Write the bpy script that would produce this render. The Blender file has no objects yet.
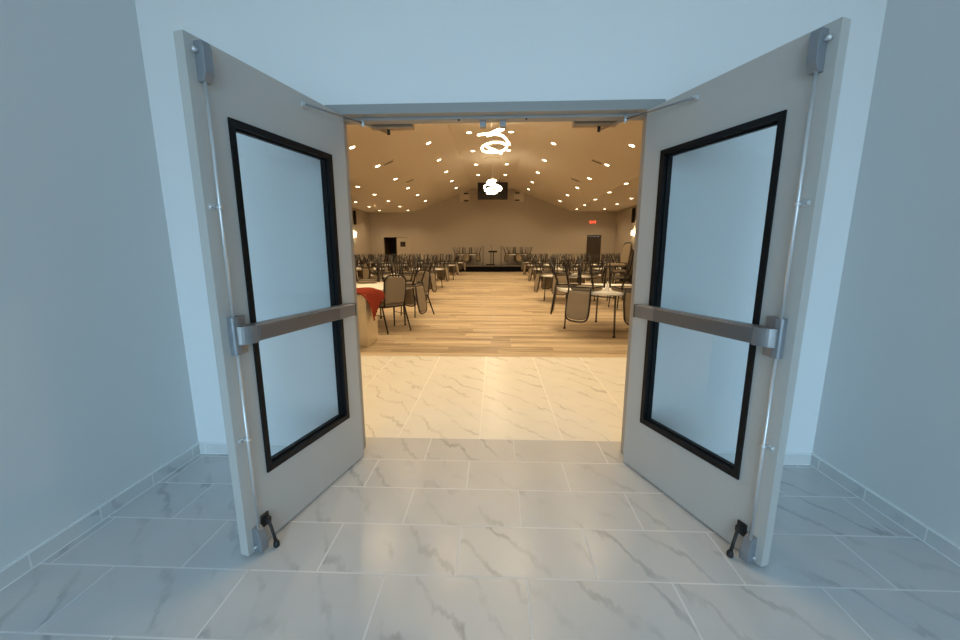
import bpy, bmesh, math, random
from mathutils import Vector, Matrix
PI = math.pi
rnd = random.Random(7)
SC = bpy.context.scene
COL = SC.collection

# ------------------------------------------------------------------ materials
def mat(name, color, rough=0.5, metal=0.0, spec=0.5, bump=0.0, bscale=80.0, var=0.0, vscale=6.0):
    m = bpy.data.materials.new(name); m.use_nodes = True
    nt = m.node_tree; b = nt.nodes['Principled BSDF']
    b.inputs['Base Color'].default_value = (*color, 1); b.inputs['Roughness'].default_value = rough
    b.inputs['Metallic'].default_value = metal; b.inputs['Specular IOR Level'].default_value = spec
    tc = nt.nodes.new('ShaderNodeTexCoord')
    if var > 0:
        n = nt.nodes.new('ShaderNodeTexNoise'); n.inputs['Scale'].default_value = vscale; n.inputs['Detail'].default_value = 4
        nt.links.new(tc.outputs['Object'], n.inputs['Vector'])
        r = nt.nodes.new('ShaderNodeMapRange'); r.inputs['To Min'].default_value = 1 - var; r.inputs['To Max'].default_value = 1 + var
        nt.links.new(n.outputs['Fac'], r.inputs['Value'])
        mx = nt.nodes.new('ShaderNodeVectorMath'); mx.operation = 'SCALE'; mx.inputs[0].default_value = color
        nt.links.new(r.outputs['Result'], mx.inputs['Scale']); nt.links.new(mx.outputs['Vector'], b.inputs['Base Color'])
    if bump > 0:
        n = nt.nodes.new('ShaderNodeTexNoise'); n.inputs['Scale'].default_value = bscale; n.inputs['Detail'].default_value = 3
        nt.links.new(tc.outputs['Object'], n.inputs['Vector'])
        bp = nt.nodes.new('ShaderNodeBump'); bp.inputs['Strength'].default_value = bump; bp.inputs['Distance'].default_value = 0.01
        nt.links.new(n.outputs['Fac'], bp.inputs['Height']); nt.links.new(bp.outputs['Normal'], b.inputs['Normal'])
    return m

def emit(name, color, strength):
    m = bpy.data.materials.new(name); m.use_nodes = True
    nt = m.node_tree; b = nt.nodes['Principled BSDF']
    b.inputs['Base Color'].default_value = (0.8, 0.8, 0.78, 1)
    b.inputs['Emission Color'].default_value = (*color, 1); b.inputs['Emission Strength'].default_value = strength
    return m

def thin_glass(name, tint, refl_rough=0.02):
    m = bpy.data.materials.new(name); m.use_nodes = True
    nt = m.node_tree; nt.nodes.remove(nt.nodes['Principled BSDF'])
    out = nt.nodes['Material Output']
    t = nt.nodes.new('ShaderNodeBsdfTransparent'); t.inputs['Color'].default_value = (*tint, 1)
    g = nt.nodes.new('ShaderNodeBsdfGlossy'); g.inputs['Roughness'].default_value = refl_rough
    ge = nt.nodes.new('ShaderNodeNewGeometry'); dt = nt.nodes.new('ShaderNodeVectorMath'); dt.operation = 'DOT_PRODUCT'
    nt.links.new(ge.outputs['Normal'], dt.inputs[0]); nt.links.new(ge.outputs['Incoming'], dt.inputs[1])
    ab = nt.nodes.new('ShaderNodeMath'); ab.operation = 'ABSOLUTE'; nt.links.new(dt.outputs['Value'], ab.inputs[0])
    om = nt.nodes.new('ShaderNodeMath'); om.operation = 'SUBTRACT'; om.inputs[0].default_value = 1; nt.links.new(ab.outputs[0], om.inputs[1])
    pw = nt.nodes.new('ShaderNodeMath'); pw.operation = 'POWER'; pw.inputs[1].default_value = 5; nt.links.new(om.outputs[0], pw.inputs[0])
    f = nt.nodes.new('ShaderNodeMath'); f.operation = 'MULTIPLY_ADD'; f.inputs[1].default_value = 0.96; f.inputs[2].default_value = 0.04; nt.links.new(pw.outputs[0], f.inputs[0])
    mx = nt.nodes.new('ShaderNodeMixShader')
    nt.links.new(f.outputs[0], mx.inputs['Fac']); nt.links.new(t.outputs['BSDF'], mx.inputs[1]); nt.links.new(g.outputs['BSDF'], mx.inputs[2])
    nt.links.new(mx.outputs['Shader'], out.inputs['Surface'])
    return m

def marble(name, off, bw, bh, offset, base, grout, vein_col, vein_amt, mortar=0.004, axis='xy', rough=0.24, grout_mix=0.5, vrot=-63):
    m = bpy.data.materials.new(name); m.use_nodes = True
    nt = m.node_tree; N = nt.nodes; L = nt.links; b = N['Principled BSDF']
    tc = N.new('ShaderNodeTexCoord')
    sep = N.new('ShaderNodeSeparateXYZ'); L.new(tc.outputs['Object'], sep.inputs[0])
    cmb = N.new('ShaderNodeCombineXYZ')
    L.new(sep.outputs['XYZ'.index(axis[0].upper())], cmb.inputs[0]); L.new(sep.outputs['XYZ'.index(axis[1].upper())], cmb.inputs[1])
    add = N.new('ShaderNodeVectorMath'); add.operation = 'ADD'; add.inputs[1].default_value = (off[0], off[1], 0)
    L.new(cmb.outputs[0], add.inputs[0])
    br = N.new('ShaderNodeTexBrick'); br.offset = offset; br.offset_frequency = 2; br.squash = 1
    br.inputs['Color1'].default_value = (0, 0, 0, 1); br.inputs['Color2'].default_value = (1, 1, 1, 1); br.inputs['Mortar'].default_value = (0.5, 0.5, 0.5, 1)
    br.inputs['Scale'].default_value = 1; br.inputs['Mortar Size'].default_value = mortar; br.inputs['Mortar Smooth'].default_value = 0.1
    br.inputs['Brick Width'].default_value = bw; br.inputs['Row Height'].default_value = bh; br.inputs['Bias'].default_value = 0
    L.new(add.outputs[0], br.inputs['Vector'])
    # each tile gets its own piece of stone
    sc = N.new('ShaderNodeVectorMath'); sc.operation = 'SCALE'; sc.inputs['Scale'].default_value = 3.7
    L.new(br.outputs['Color'], sc.inputs[0])
    ad2 = N.new('ShaderNodeVectorMath'); ad2.operation = 'ADD'
    L.new(tc.outputs['Object'], ad2.inputs[0]); L.new(sc.outputs[0], ad2.inputs[1])
    n1 = N.new('ShaderNodeTexNoise'); n1.inputs['Scale'].default_value = 2.6; n1.inputs['Detail'].default_value = 6; n1.inputs['Roughness'].default_value = 0.6
    L.new(ad2.outputs[0], n1.inputs['Vector'])
    wv = N.new('ShaderNodeTexWave'); wv.wave_type = 'BANDS'; wv.bands_direction = 'X'; wv.wave_profile = 'SIN'
    wv.inputs['Scale'].default_value = 2.3; wv.inputs['Distortion'].default_value = 6.0; wv.inputs['Detail'].default_value = 5; wv.inputs['Detail Scale'].default_value = 1.3; wv.inputs['Detail Roughness'].default_value = 0.62
    rot = N.new('ShaderNodeMapping'); rot.inputs['Rotation'].default_value = (0, 0, math.radians(vrot)); rot.inputs['Scale'].default_value = (1.25, 0.5, 1)
    L.new(ad2.outputs[0], rot.inputs['Vector']); L.new(rot.outputs[0], wv.inputs['Vector'])
    cr = N.new('ShaderNodeValToRGB'); cr.color_ramp.elements[0].position = 0.0; cr.color_ramp.elements[0].color = (1, 1, 1, 1)
    cr.color_ramp.elements[1].position = 0.10; cr.color_ramp.elements[1].color = (0, 0, 0, 1)
    L.new(wv.outputs['Fac'], cr.inputs['Fac'])
    pw = N.new('ShaderNodeMapRange'); pw.inputs['From Min'].default_value = 0.42; pw.inputs['From Max'].default_value = 0.66
    L.new(n1.outputs['Fac'], pw.inputs['Value'])
    ml = N.new('ShaderNodeMath'); ml.operation = 'MULTIPLY'; L.new(cr.outputs['Color'], ml.inputs[0]); L.new(pw.outputs[0], ml.inputs[1])
    ml2 = N.new('ShaderNodeMath'); ml2.operation = 'MULTIPLY'; ml2.inputs[1].default_value = vein_amt; L.new(ml.outputs[0], ml2.inputs[0])
    # faint clouds
    n2 = N.new('ShaderNodeTexNoise'); n2.inputs['Scale'].default_value = 5; n2.inputs['Detail'].default_value = 5
    L.new(ad2.outputs[0], n2.inputs['Vector'])
    cl = N.new('ShaderNodeMix'); cl.data_type = 'RGBA'
    cl.inputs[6].default_value = (*[c * 0.93 for c in base], 1); cl.inputs[7].default_value = (*[min(1, c * 1.05) for c in base], 1)
    L.new(n2.outputs['Fac'], cl.inputs[0])
    mx = N.new('ShaderNodeMix'); mx.data_type = 'RGBA'; mx.inputs[7].default_value = (*vein_col, 1)
    L.new(ml2.outputs[0], mx.inputs[0]); L.new(cl.outputs[2], mx.inputs[6])
    gm = N.new('ShaderNodeMath'); gm.operation = 'MULTIPLY'; gm.inputs[1].default_value = grout_mix; L.new(br.outputs['Fac'], gm.inputs[0])
    mg = N.new('ShaderNodeMix'); mg.data_type = 'RGBA'; mg.inputs[7].default_value = (*grout, 1)
    L.new(gm.outputs[0], mg.inputs[0]); L.new(mx.outputs[2], mg.inputs[6])
    L.new(mg.outputs[2], b.inputs['Base Color'])
    rr = N.new('ShaderNodeMapRange'); rr.inputs['To Min'].default_value = rough; rr.inputs['To Max'].default_value = 0.8
    L.new(br.outputs['Fac'], rr.inputs['Value']); L.new(rr.outputs[0], b.inputs['Roughness'])
    bp = N.new('ShaderNodeBump'); bp.inputs['Strength'].default_value = 0.25; bp.inputs['Distance'].default_value = 0.003; bp.invert = True
    L.new(br.outputs['Fac'], bp.inputs['Height']); L.new(bp.outputs[0], b.inputs['Normal'])
    return m

def wood_floor(name):
    m = bpy.data.materials.new(name); m.use_nodes = True
    nt = m.node_tree; N = nt.nodes; L = nt.links; b = N['Principled BSDF']
    tc = N.new('ShaderNodeTexCoord')
    br = N.new('ShaderNodeTexBrick'); br.offset = 0.0; br.offset_frequency = 2
    br.inputs['Color1'].default_value = (0, 0, 0, 1); br.inputs['Color2'].default_value = (1, 1, 1, 1); br.inputs['Mortar'].default_value = (0.3, 0.3, 0.3, 1)
    br.inputs['Scale'].default_value = 1; br.inputs['Mortar Size'].default_value = 0.0015; br.inputs['Brick Width'].default_value = 1.5; br.inputs['Row Height'].default_value = 0.18
    # every row of planks starts at its own place
    sx = N.new('ShaderNodeSeparateXYZ'); L.new(tc.outputs['Object'], sx.inputs[0])
    dv = N.new('ShaderNodeMath'); dv.operation = 'DIVIDE'; dv.inputs[1].default_value = 0.18; L.new(sx.outputs['Y'], dv.inputs[0])
    fl = N.new('ShaderNodeMath'); fl.operation = 'FLOOR'; L.new(dv.outputs[0], fl.inputs[0])
    wn = N.new('ShaderNodeTexWhiteNoise'); wn.noise_dimensions = '1D'; L.new(fl.outputs[0], wn.inputs['W'])
    ma = N.new('ShaderNodeMath'); ma.operation = 'MULTIPLY_ADD'; ma.inputs[1].default_value = 1.5; L.new(wn.outputs['Value'], ma.inputs[0]); L.new(sx.outputs['X'], ma.inputs[2])
    cx_ = N.new('ShaderNodeCombineXYZ'); L.new(ma.outputs[0], cx_.inputs[0]); L.new(sx.outputs['Y'], cx_.inputs[1])
    L.new(cx_.outputs[0], br.inputs['Vector'])
    mp = N.new('ShaderNodeMapping'); mp.inputs['Scale'].default_value = (0.7, 30, 1); L.new(tc.outputs['Object'], mp.inputs['Vector'])
    off = N.new('ShaderNodeVectorMath'); off.operation = 'ADD'; L.new(mp.outputs[0], off.inputs[0])
    s5 = N.new('ShaderNodeVectorMath'); s5.operation = 'SCALE'; s5.inputs['Scale'].default_value = 13; L.new(br.outputs['Color'], s5.inputs[0]); L.new(s5.outputs[0], off.inputs[1])
    n = N.new('ShaderNodeTexNoise'); n.inputs['Scale'].default_value = 1.6; n.inputs['Detail'].default_value = 7; n.inputs['Roughness'].default_value = 0.65; n.inputs['Distortion'].default_value = 0.5
    L.new(off.outputs[0], n.inputs['Vector'])
    ad = N.new('ShaderNodeMath'); ad.operation = 'MULTIPLY_ADD'; ad.inputs[1].default_value = 0.20
    L.new(br.outputs['Color'], ad.inputs[0]); L.new(n.outputs['Fac'], ad.inputs[2])
    cr = N.new('ShaderNodeValToRGB'); e = cr.color_ramp.elements
    e[0].position = 0.40; e[0].color = (0.20, 0.135, 0.08, 1); e[1].position = 0.78; e[1].color = (0.72, 0.59, 0.41, 1)
    k = e.new(0.58); k.color = (0.47, 0.365, 0.24, 1)
    L.new(ad.outputs[0], cr.inputs['Fac'])
    mg = N.new('ShaderNodeMix'); mg.data_type = 'RGBA'; mg.inputs[7].default_value = (0.2, 0.15, 0.1, 1)
    L.new(br.outputs['Fac'], mg.inputs[0]); L.new(cr.outputs['Color'], mg.inputs[6]); L.new(mg.outputs[2], b.inputs['Base Color'])
    b.inputs['Roughness'].default_value = 0.38; b.inputs['Specular IOR Level'].default_value = 0.4
    return m

def fabric(name, c1, c2, scale=160):
    m = bpy.data.materials.new(name); m.use_nodes = True
    nt = m.node_tree; N = nt.nodes; L = nt.links; b = N['Principled BSDF']
    tc = N.new('ShaderNodeTexCoord')
    v = N.new('ShaderNodeTexVoronoi'); v.inputs['Scale'].default_value = scale; L.new(tc.outputs['Object'], v.inputs['Vector'])
    mx = N.new('ShaderNodeMix'); mx.data_type = 'RGBA'; mx.inputs[6].default_value = (*c1, 1); mx.inputs[7].default_value = (*c2, 1)
    L.new(v.outputs['Distance'], mx.inputs[0]); L.new(mx.outputs[2], b.inputs['Base Color'])
    b.inputs['Roughness'].default_value = 0.9; b.inputs['Specular IOR Level'].default_value = 0.2
    bp = N.new('ShaderNodeBump'); bp.inputs['Strength'].default_value = 0.15; bp.inputs['Distance'].default_value = 0.002
    L.new(v.outputs['Distance'], bp.inputs['Height']); L.new(bp.outputs[0], b.inputs['Normal'])
    return m

WARM = (1.0, 0.74, 0.42)
M = dict(
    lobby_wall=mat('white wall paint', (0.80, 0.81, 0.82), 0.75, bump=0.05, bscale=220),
    side_wall=mat('side wall light grey', (0.70, 0.715, 0.715), 0.75, bump=0.05, bscale=220),  # side walls get a slightly darker grey than the front wall
    hall_wall=mat('beige wall paint', (0.48, 0.425, 0.355), 0.85, bump=0.04, bscale=160),
    ceil=mat('beige ceiling paint', (0.66, 0.585, 0.485), 0.9, bump=0.04, bscale=120),
    lobby_ceil=mat('white ceiling paint', (0.8, 0.8, 0.8), 0.9, bump=0.03),
    door=mat('warm grey door paint', (0.49, 0.475, 0.45), 0.42, bump=0.02, bscale=300),
    door_frame=mat('grey frame paint', (0.30, 0.30, 0.295), 0.4, bump=0.02, bscale=300),
    black=mat('black glazing bead', (0.006, 0.006, 0.007), 0.4, 0.0, 0.22, bump=0.02),
    steel=mat('satin aluminium', (0.26, 0.255, 0.26), 0.36, 0.6, bump=0.01, bscale=400),
    steel_paint=mat('silver painted cover', (0.25, 0.265, 0.29), 0.38, 0.35, bump=0.01, bscale=400),
    pad=mat('dark satin push pad', (0.17, 0.162, 0.162), 0.34, 0.5, bump=0.01, bscale=400),
    chrome=mat('bright steel', (0.66, 0.67, 0.68), 0.34, 0.6, bump=0.005),
    rubber=mat('black rubber', (0.012, 0.012, 0.013), 0.55, bump=0.05),
    glass=thin_glass('clear door glass', (0.93, 0.955, 0.96)),
    window=thin_glass('clear window glass', (0.96, 0.98, 0.98)),
    chairfab=fabric('taupe chair fabric', (0.22, 0.175, 0.12), (0.29, 0.235, 0.165)),
    chairframe=mat('dark bronze chair frame', (0.016, 0.010, 0.007), 0.4, 0.2, bump=0.02),
    tabletop=mat('white plastic tabletop', (0.86, 0.84, 0.79), 0.42, bump=0.03, bscale=300),
    tableleg=mat('grey folding leg steel', (0.10, 0.095, 0.085), 0.4, 0.5, bump=0.02),
    ply=mat('pale birch board', (0.62, 0.50, 0.32), 0.5, bump=0.03, var=0.12, vscale=9),
    red=fabric('rust red cloth', (0.25, 0.036, 0.018), (0.34, 0.052, 0.024), 240),
    stage=mat('black stage skirt', (0.005, 0.005, 0.006), 0.9, 0.0, 0.08, bump=0.1),
    carpet=mat('grey stage carpet', (0.17, 0.15, 0.13), 0.95, bump=0.2),
    screen=mat('dark screen', (0.022, 0.017, 0.013), 0.65, bump=0.01),
    blackmetal=mat('black metal', (0.010, 0.009, 0.008), 0.5, 0.1, 0.3, bump=0.02),
    darkdoor=mat('dark brown door', (0.055, 0.038, 0.027), 0.45, bump=0.02, var=0.15),
    beigedoor=mat('beige door paint', (0.52, 0.46, 0.37), 0.5, bump=0.02),
    vent=mat('beige vent metal', (0.66, 0.58, 0.46), 0.5, bump=0.02),
    slot=mat('dark vent slot', (0.02, 0.016, 0.012), 0.8, bump=0.02),
    trimring=mat('white lamp trim', (0.75, 0.70, 0.62), 0.4, bump=0.01),
    closer=mat('tan closer body', (0.34, 0.23, 0.14), 0.45, 0.2, bump=0.01),
    white=mat('white gloss ceramic', (0.86, 0.85, 0.82), 0.35, bump=0.01),
    caulk=mat('white caulk', (0.86, 0.88, 0.88), 0.6, bump=0.02),
    downlight=emit('downlight lens', (1.0, 0.80, 0.55), 14.0),
    tube=emit('chandelier tube', (1.0, 0.82, 0.55), 9.0),
    sconce=emit('sconce shade', (1.0, 0.78, 0.46), 26.0),
    exit=emit('exit letters', (1.0, 0.06, 0.03), 3.0),
    exitbox=mat('exit sign housing', (0.50, 0.36, 0.28), 0.5, bump=0.01),
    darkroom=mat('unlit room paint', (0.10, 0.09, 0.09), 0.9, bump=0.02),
)
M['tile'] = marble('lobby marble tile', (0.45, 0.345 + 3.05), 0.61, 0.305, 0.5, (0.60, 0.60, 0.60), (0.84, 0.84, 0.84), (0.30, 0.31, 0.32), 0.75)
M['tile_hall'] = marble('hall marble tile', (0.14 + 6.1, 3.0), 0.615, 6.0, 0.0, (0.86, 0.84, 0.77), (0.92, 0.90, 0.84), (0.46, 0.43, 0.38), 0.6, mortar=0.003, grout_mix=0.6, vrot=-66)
M['base_y'] = marble('baseboard marble along side', (0.07, 0.6), 0.305, 1.0, 0.0, (0.66, 0.67, 0.67), (0.9, 0.9, 0.89), (0.35, 0.36, 0.37), 0.6, axis='yz')
M['base_x'] = marble('baseboard marble along front', (0.15, 0.6), 0.61, 1.0, 0.0, (0.70, 0.71, 0.71), (0.9, 0.9, 0.89), (0.35, 0.36, 0.37), 0.6, axis='xz')
M['wood'] = wood_floor('light oak planks')

# ------------------------------------------------------------------ mesh helpers
class MB:
    def __init__(s): s.bm = bmesh.new(); s.mi = 0
    def _new(s, geom_faces):
        for f in geom_faces: f.material_index = s.mi
    def box(s, x0, x1, y0, y1, z0, z1, bev=0.0, seg=2, mx=None):
        bm = bmesh.new()
        bmesh.ops.create_cube(bm, size=1)
        bmesh.ops.scale(bm, vec=(abs(x1 - x0), abs(y1 - y0), abs(z1 - z0)), verts=bm.verts)
        if bev: bmesh.ops.bevel(bm, geom=bm.edges[:], offset=bev, segments=seg, profile=0.5, affect='EDGES')
        bmesh.ops.translate(bm, vec=((x0 + x1) / 2, (y0 + y1) / 2, (z0 + z1) / 2), verts=bm.verts)
        if mx: bmesh.ops.transform(bm, matrix=mx, verts=bm.verts)
        s.merge(bm); return s
    def merge(s, bm, smooth=False):
        me = bpy.data.meshes.new('tmp'); bm.to_mesh(me); bm.free()
        n = len(s.bm.faces); s.bm.from_mesh(me); bpy.data.meshes.remove(me)
        s.bm.faces.ensure_lookup_table()
        for f in s.bm.faces[n:]:
            f.material_index = s.mi
            if smooth: f.smooth = True
    def tube(s, pts, r, n=8, closed=False, caps=True):
        pts = [Vector(p) for p in pts]; rr = r if isinstance(r, (list, tuple)) else [r] * len(pts)
        bm = bmesh.new(); rings = []; up = None; N_ = len(pts)
        for i, p in enumerate(pts):
            if closed: t = pts[(i + 1) % N_] - pts[i - 1]
            else: t = pts[min(i + 1, N_ - 1)] - pts[max(i - 1, 0)]
            t.normalize()
            if up is None:
                up = Vector((0, 0, 1)) if abs(t.z) < 0.9 else Vector((1, 0, 0))
            a = (up - t * up.dot(t)); a.normalize(); b_ = t.cross(a); up = a
            rings.append([bm.verts.new(p + (a * math.cos(2 * PI * k / n) + b_ * math.sin(2 * PI * k / n)) * rr[i]) for k in range(n)])
        for i in range(N_ if closed else N_ - 1):
            A, B = rings[i], rings[(i + 1) % N_]
            for k in range(n): bm.faces.new((A[k], A[(k + 1) % n], B[(k + 1) % n], B[k]))
        if caps and not closed:
            bm.faces.new(list(reversed(rings[0]))); bm.faces.new(rings[-1])
        bmesh.ops.recalc_face_normals(bm, faces=bm.faces)
        s.merge(bm, True); return s
    def lathe(s, prof, n=24, c=(0, 0, 0), mx=None):
        bm = bmesh.new(); rings = []
        for r, z in prof:
            if r < 1e-6: rings.append([bm.verts.new((0, 0, z))])
            else: rings.append([bm.verts.new((r * math.cos(2 * PI * k / n), r * math.sin(2 * PI * k / n), z)) for k in range(n)])
        for A, B in zip(rings, rings[1:]):
            for k in range(n):
                k2 = (k + 1) % n
                if len(A) == 1 and len(B) == 1: continue
                if len(A) == 1: bm.faces.new((A[0], B[k2], B[k]))
                elif len(B) == 1: bm.faces.new((A[k], A[k2], B[0]))
                else: bm.faces.new((A[k], A[k2], B[k2], B[k]))
        bmesh.ops.recalc_face_normals(bm, faces=bm.faces)
        if mx: bmesh.ops.transform(bm, matrix=mx, verts=bm.verts)
        bmesh.ops.translate(bm, vec=c, verts=bm.verts)
        s.merge(bm); return s
    def prism(s, poly, axis, a, b, bev=0.0):
        """poly is a list of 2-D points in the plane normal to axis (order of the remaining axes x<y<z)"""
        bm = bmesh.new()
        def P(u, v, w): return {'x': (w, u, v), 'y': (u, w, v), 'z': (u, v, w)}[axis]
        A = [bm.verts.new(P(u, v, a)) for u, v in poly]; B = [bm.verts.new(P(u, v, b)) for u, v in poly]
        bm.faces.new(A); bm.faces.new(list(reversed(B)))
        for i in range(len(poly)):
            j = (i + 1) % len(poly); bm.faces.new((A[i], B[i], B[j], A[j]))
        bmesh.ops.recalc_face_normals(bm, faces=bm.faces)
        if bev: bmesh.ops.bevel(bm, geom=bm.edges[:], offset=bev, segments=2, profile=0.5, affect='EDGES')
        s.merge(bm); return s
    def ring(s, o, i, y0, y1):
        """rectangular frame in the xz plane: o, i = (x0, z0, x1, z1)"""
        bm = bmesh.new()
        def loop(r, y): return [bm.verts.new(p) for p in ((r[0], y, r[1]), (r[2], y, r[1]), (r[2], y, r[3]), (r[0], y, r[3]))]
        O0, I0, O1, I1 = loop(o, y0), loop(i, y0), loop(o, y1), loop(i, y1)
        for k in range(4):
            j = (k + 1) % 4
            for q in ((O0[k], O0[j], I0[j], I0[k]), (O1[k], O1[j], I1[j], I1[k]), (O0[k], O0[j], O1[j], O1[k]), (I0[k], I0[j], I1[j], I1[k])): bm.faces.new(q)
        bmesh.ops.recalc_face_normals(bm, faces=bm.faces)
        s.merge(bm); return s
    def build(s, name, mats, parent=None, loc=None):
        me = bpy.data.meshes.new(name); s.bm.to_mesh(me); s.bm.free()
        for m in (mats if isinstance(mats, (list, tuple)) else [mats]): me.materials.append(m)
        o = bpy.data.objects.new(name, me); COL.objects.link(o)
        if parent: o.parent = parent
        if loc: o.location = loc
        return o

def tag(o, label=None, cat=None, group=None, kind=None):
    if label: o['label'] = label
    if cat: o['category'] = cat
    if group: o['group'] = group
    if kind: o['kind'] = kind
    return o
def empty(name, loc, rz=0.0, rot=None):
    o = bpy.data.objects.new(name, None); COL.objects.link(o); o.location = loc
    o.rotation_euler = rot if rot else (0, 0, rz); o.empty_display_size = 0.1
    return o
def kids(o): return [c for c in bpy.data.objects if c.parent == o]
KID = {}
def copy_tree(o):
    c = o.copy(); COL.objects.link(c)
    if o.name not in KID: KID[o.name] = kids(o)
    for ch in KID[o.name]:
        d = ch.copy(); COL.objects.link(d); d.parent = c
        if ch.name not in KID: KID[ch.name] = kids(ch)
        for g in KID[ch.name]:
            e = g.copy(); COL.objects.link(e); e.parent = d
    return c
def struct(o, label, cat): return tag(o, label, cat, kind='structure')

# ------------------------------------------------------------------ dimensions
XL, XR = -2.03, 2.09              # lobby side walls
YB = -8.0                         # lobby back
HZ = 3.4                          # lobby ceiling
HL, HR, HY = -9.2, 8.7, 26.0      # hall
ZE, ZR = 4.18, 5.78               # hall eaves and ridge flat
CX = -0.22
B0, B1 = 5.68, 1.45               # half widths of outer break and centre flat
OPN = 0.918; HEAD = 2.162

# ------------------------------------------------------------------ floor
fb = MB()
def quad(x0, x1, y0, y1, mi):
    fb.mi = mi; fb.box(x0, x1, y0, y1, -0.1, 0.0)
quad(HL - .15, HR + .15, YB - .15, 0.265, 0)
quad(HL - .15, HR + .15, 0.265, 2.52, 1)
quad(HL - .15, HR + .15, 2.52, HY + .15, 2)
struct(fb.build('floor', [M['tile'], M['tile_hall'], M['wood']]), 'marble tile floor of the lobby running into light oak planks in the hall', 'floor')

# ------------------------------------------------------------------ lobby walls
w = MB(); F = OPN + 0.045
w.box(HL - .15, -F, 0, .16, 0, 6.2); w.box(F, HR + .15, 0, .16, 0, 6.2); w.box(-F, F, 0, .16, HEAD + .045, 6.2)
struct(w.build('wall_front', M['lobby_wall']), 'pale blue-white wall around the open double doorway', 'wall')
struct(MB().box(XL - .15, XL, YB, 0, 0, HZ).build('wall_left', M['side_wall']), 'darker grey-blue lobby wall at the left edge', 'wall')
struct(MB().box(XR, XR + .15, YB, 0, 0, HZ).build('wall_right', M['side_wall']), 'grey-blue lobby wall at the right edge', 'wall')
struct(MB().box(XL - .15, XR + .15, YB - .15, 0, HZ, HZ + .12).build('ceiling', M['lobby_ceil']), 'white lobby ceiling', 'ceiling')
wb = MB().ring((XL - .15, 0, XR + .15, HZ), (XL + .08, 0.06, XR - .08, 3.05), YB - .15, YB)
struct(wb.build('wall_back', M['lobby_wall']), 'lobby wall around the storefront window behind the camera', 'wall')
wf = MB().ring((XL + .08, 0.06, XR - .08, 3.05), (XL + .14, 0.12, XR - .14, 2.99), YB - .11, YB - .04)
for k in (1, 2, 3):
    x = XL + .08 + (XR - XL - .16) * k / 4; wf.box(x - .025, x + .025, YB - .10, YB - .05, .12, 2.99)
wf.box(XL + .14, XR - .14, YB - .10, YB - .05, 2.2, 2.25)
win = struct(wf.build('window_1', M['blackmetal']), 'dark framed storefront window behind the camera', 'window')
MB().box(XL + .14, XR - .14, YB - .08, YB - .07, .12, 2.99).build('window_pane', M['window'], win)

# baseboards with a white caulk bead on top
def baseboard(name, x0, x1, y0, y1, m, label):
    b = MB().box(x0, x1, y0, y1, 0, .078); b.mi = 1
    c = .003
    b.box(x0 - (c if name.endswith('right') else 0), x1 + (c if name.endswith('left') and 'front' not in name else 0), y0 - (c if 'front' in name else 0), y1, .0745, .0805)
    b.box(x0 - (c if name.endswith('right') and 'front' not in name else 0), x1 + (c if name.endswith('left') and 'front' not in name else 0), y0 - (c if 'front' in name else 0), y1, 0, .004)
    struct(b.build(name, [M[m], M['caulk']]), label, 'baseboard')
baseboard('baseboard_left', XL, XL + .010, YB, 0, 'base_y', 'marble tile baseboard along the left lobby wall')
baseboard('baseboard_right', XR - .010, XR, YB, 0, 'base_y', 'marble tile baseboard along the right lobby wall')
baseboard('baseboard_front_left', XL + .010, -F - .003, -.010, 0, 'base_x', 'short marble baseboard behind the left door leaf')
baseboard('baseboard_front_right', F + .003, XR - .010, -.010, 0, 'base_x', 'short marble baseboard behind the right door leaf')

# ------------------------------------------------------------------ door frame
tb = MB()
def uframe(hw, zt, wd, y0, y1):
    tb.box(-hw - wd, -hw, y0, y1, 0, zt + wd); tb.box(hw, hw + wd, y0, y1, 0, zt + wd); tb.box(-hw, hw, y0, y1, zt, zt + wd)
uframe(OPN, HEAD, .052, -.014, .172)
uframe(OPN - .016, HEAD - .014, .018, .052, .125)
trim = struct(tb.build('trim_1', M['door_frame']), 'grey steel frame around the double doorway', 'door frame')
for x in (-.058, .062):
    s_ = MB().box(x - .018, x + .018, .085, .122, HEAD - .05, HEAD - .014, .002).build('strike_plate', M['steel'], trim)
for x in (-.2, .2):
    MB().lathe([(0, 0), (.006, 0), (.006, .008), (0, .008)], 10, (x, .06, HEAD - .022)).build('silencer', M['rubber'], trim)

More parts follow.
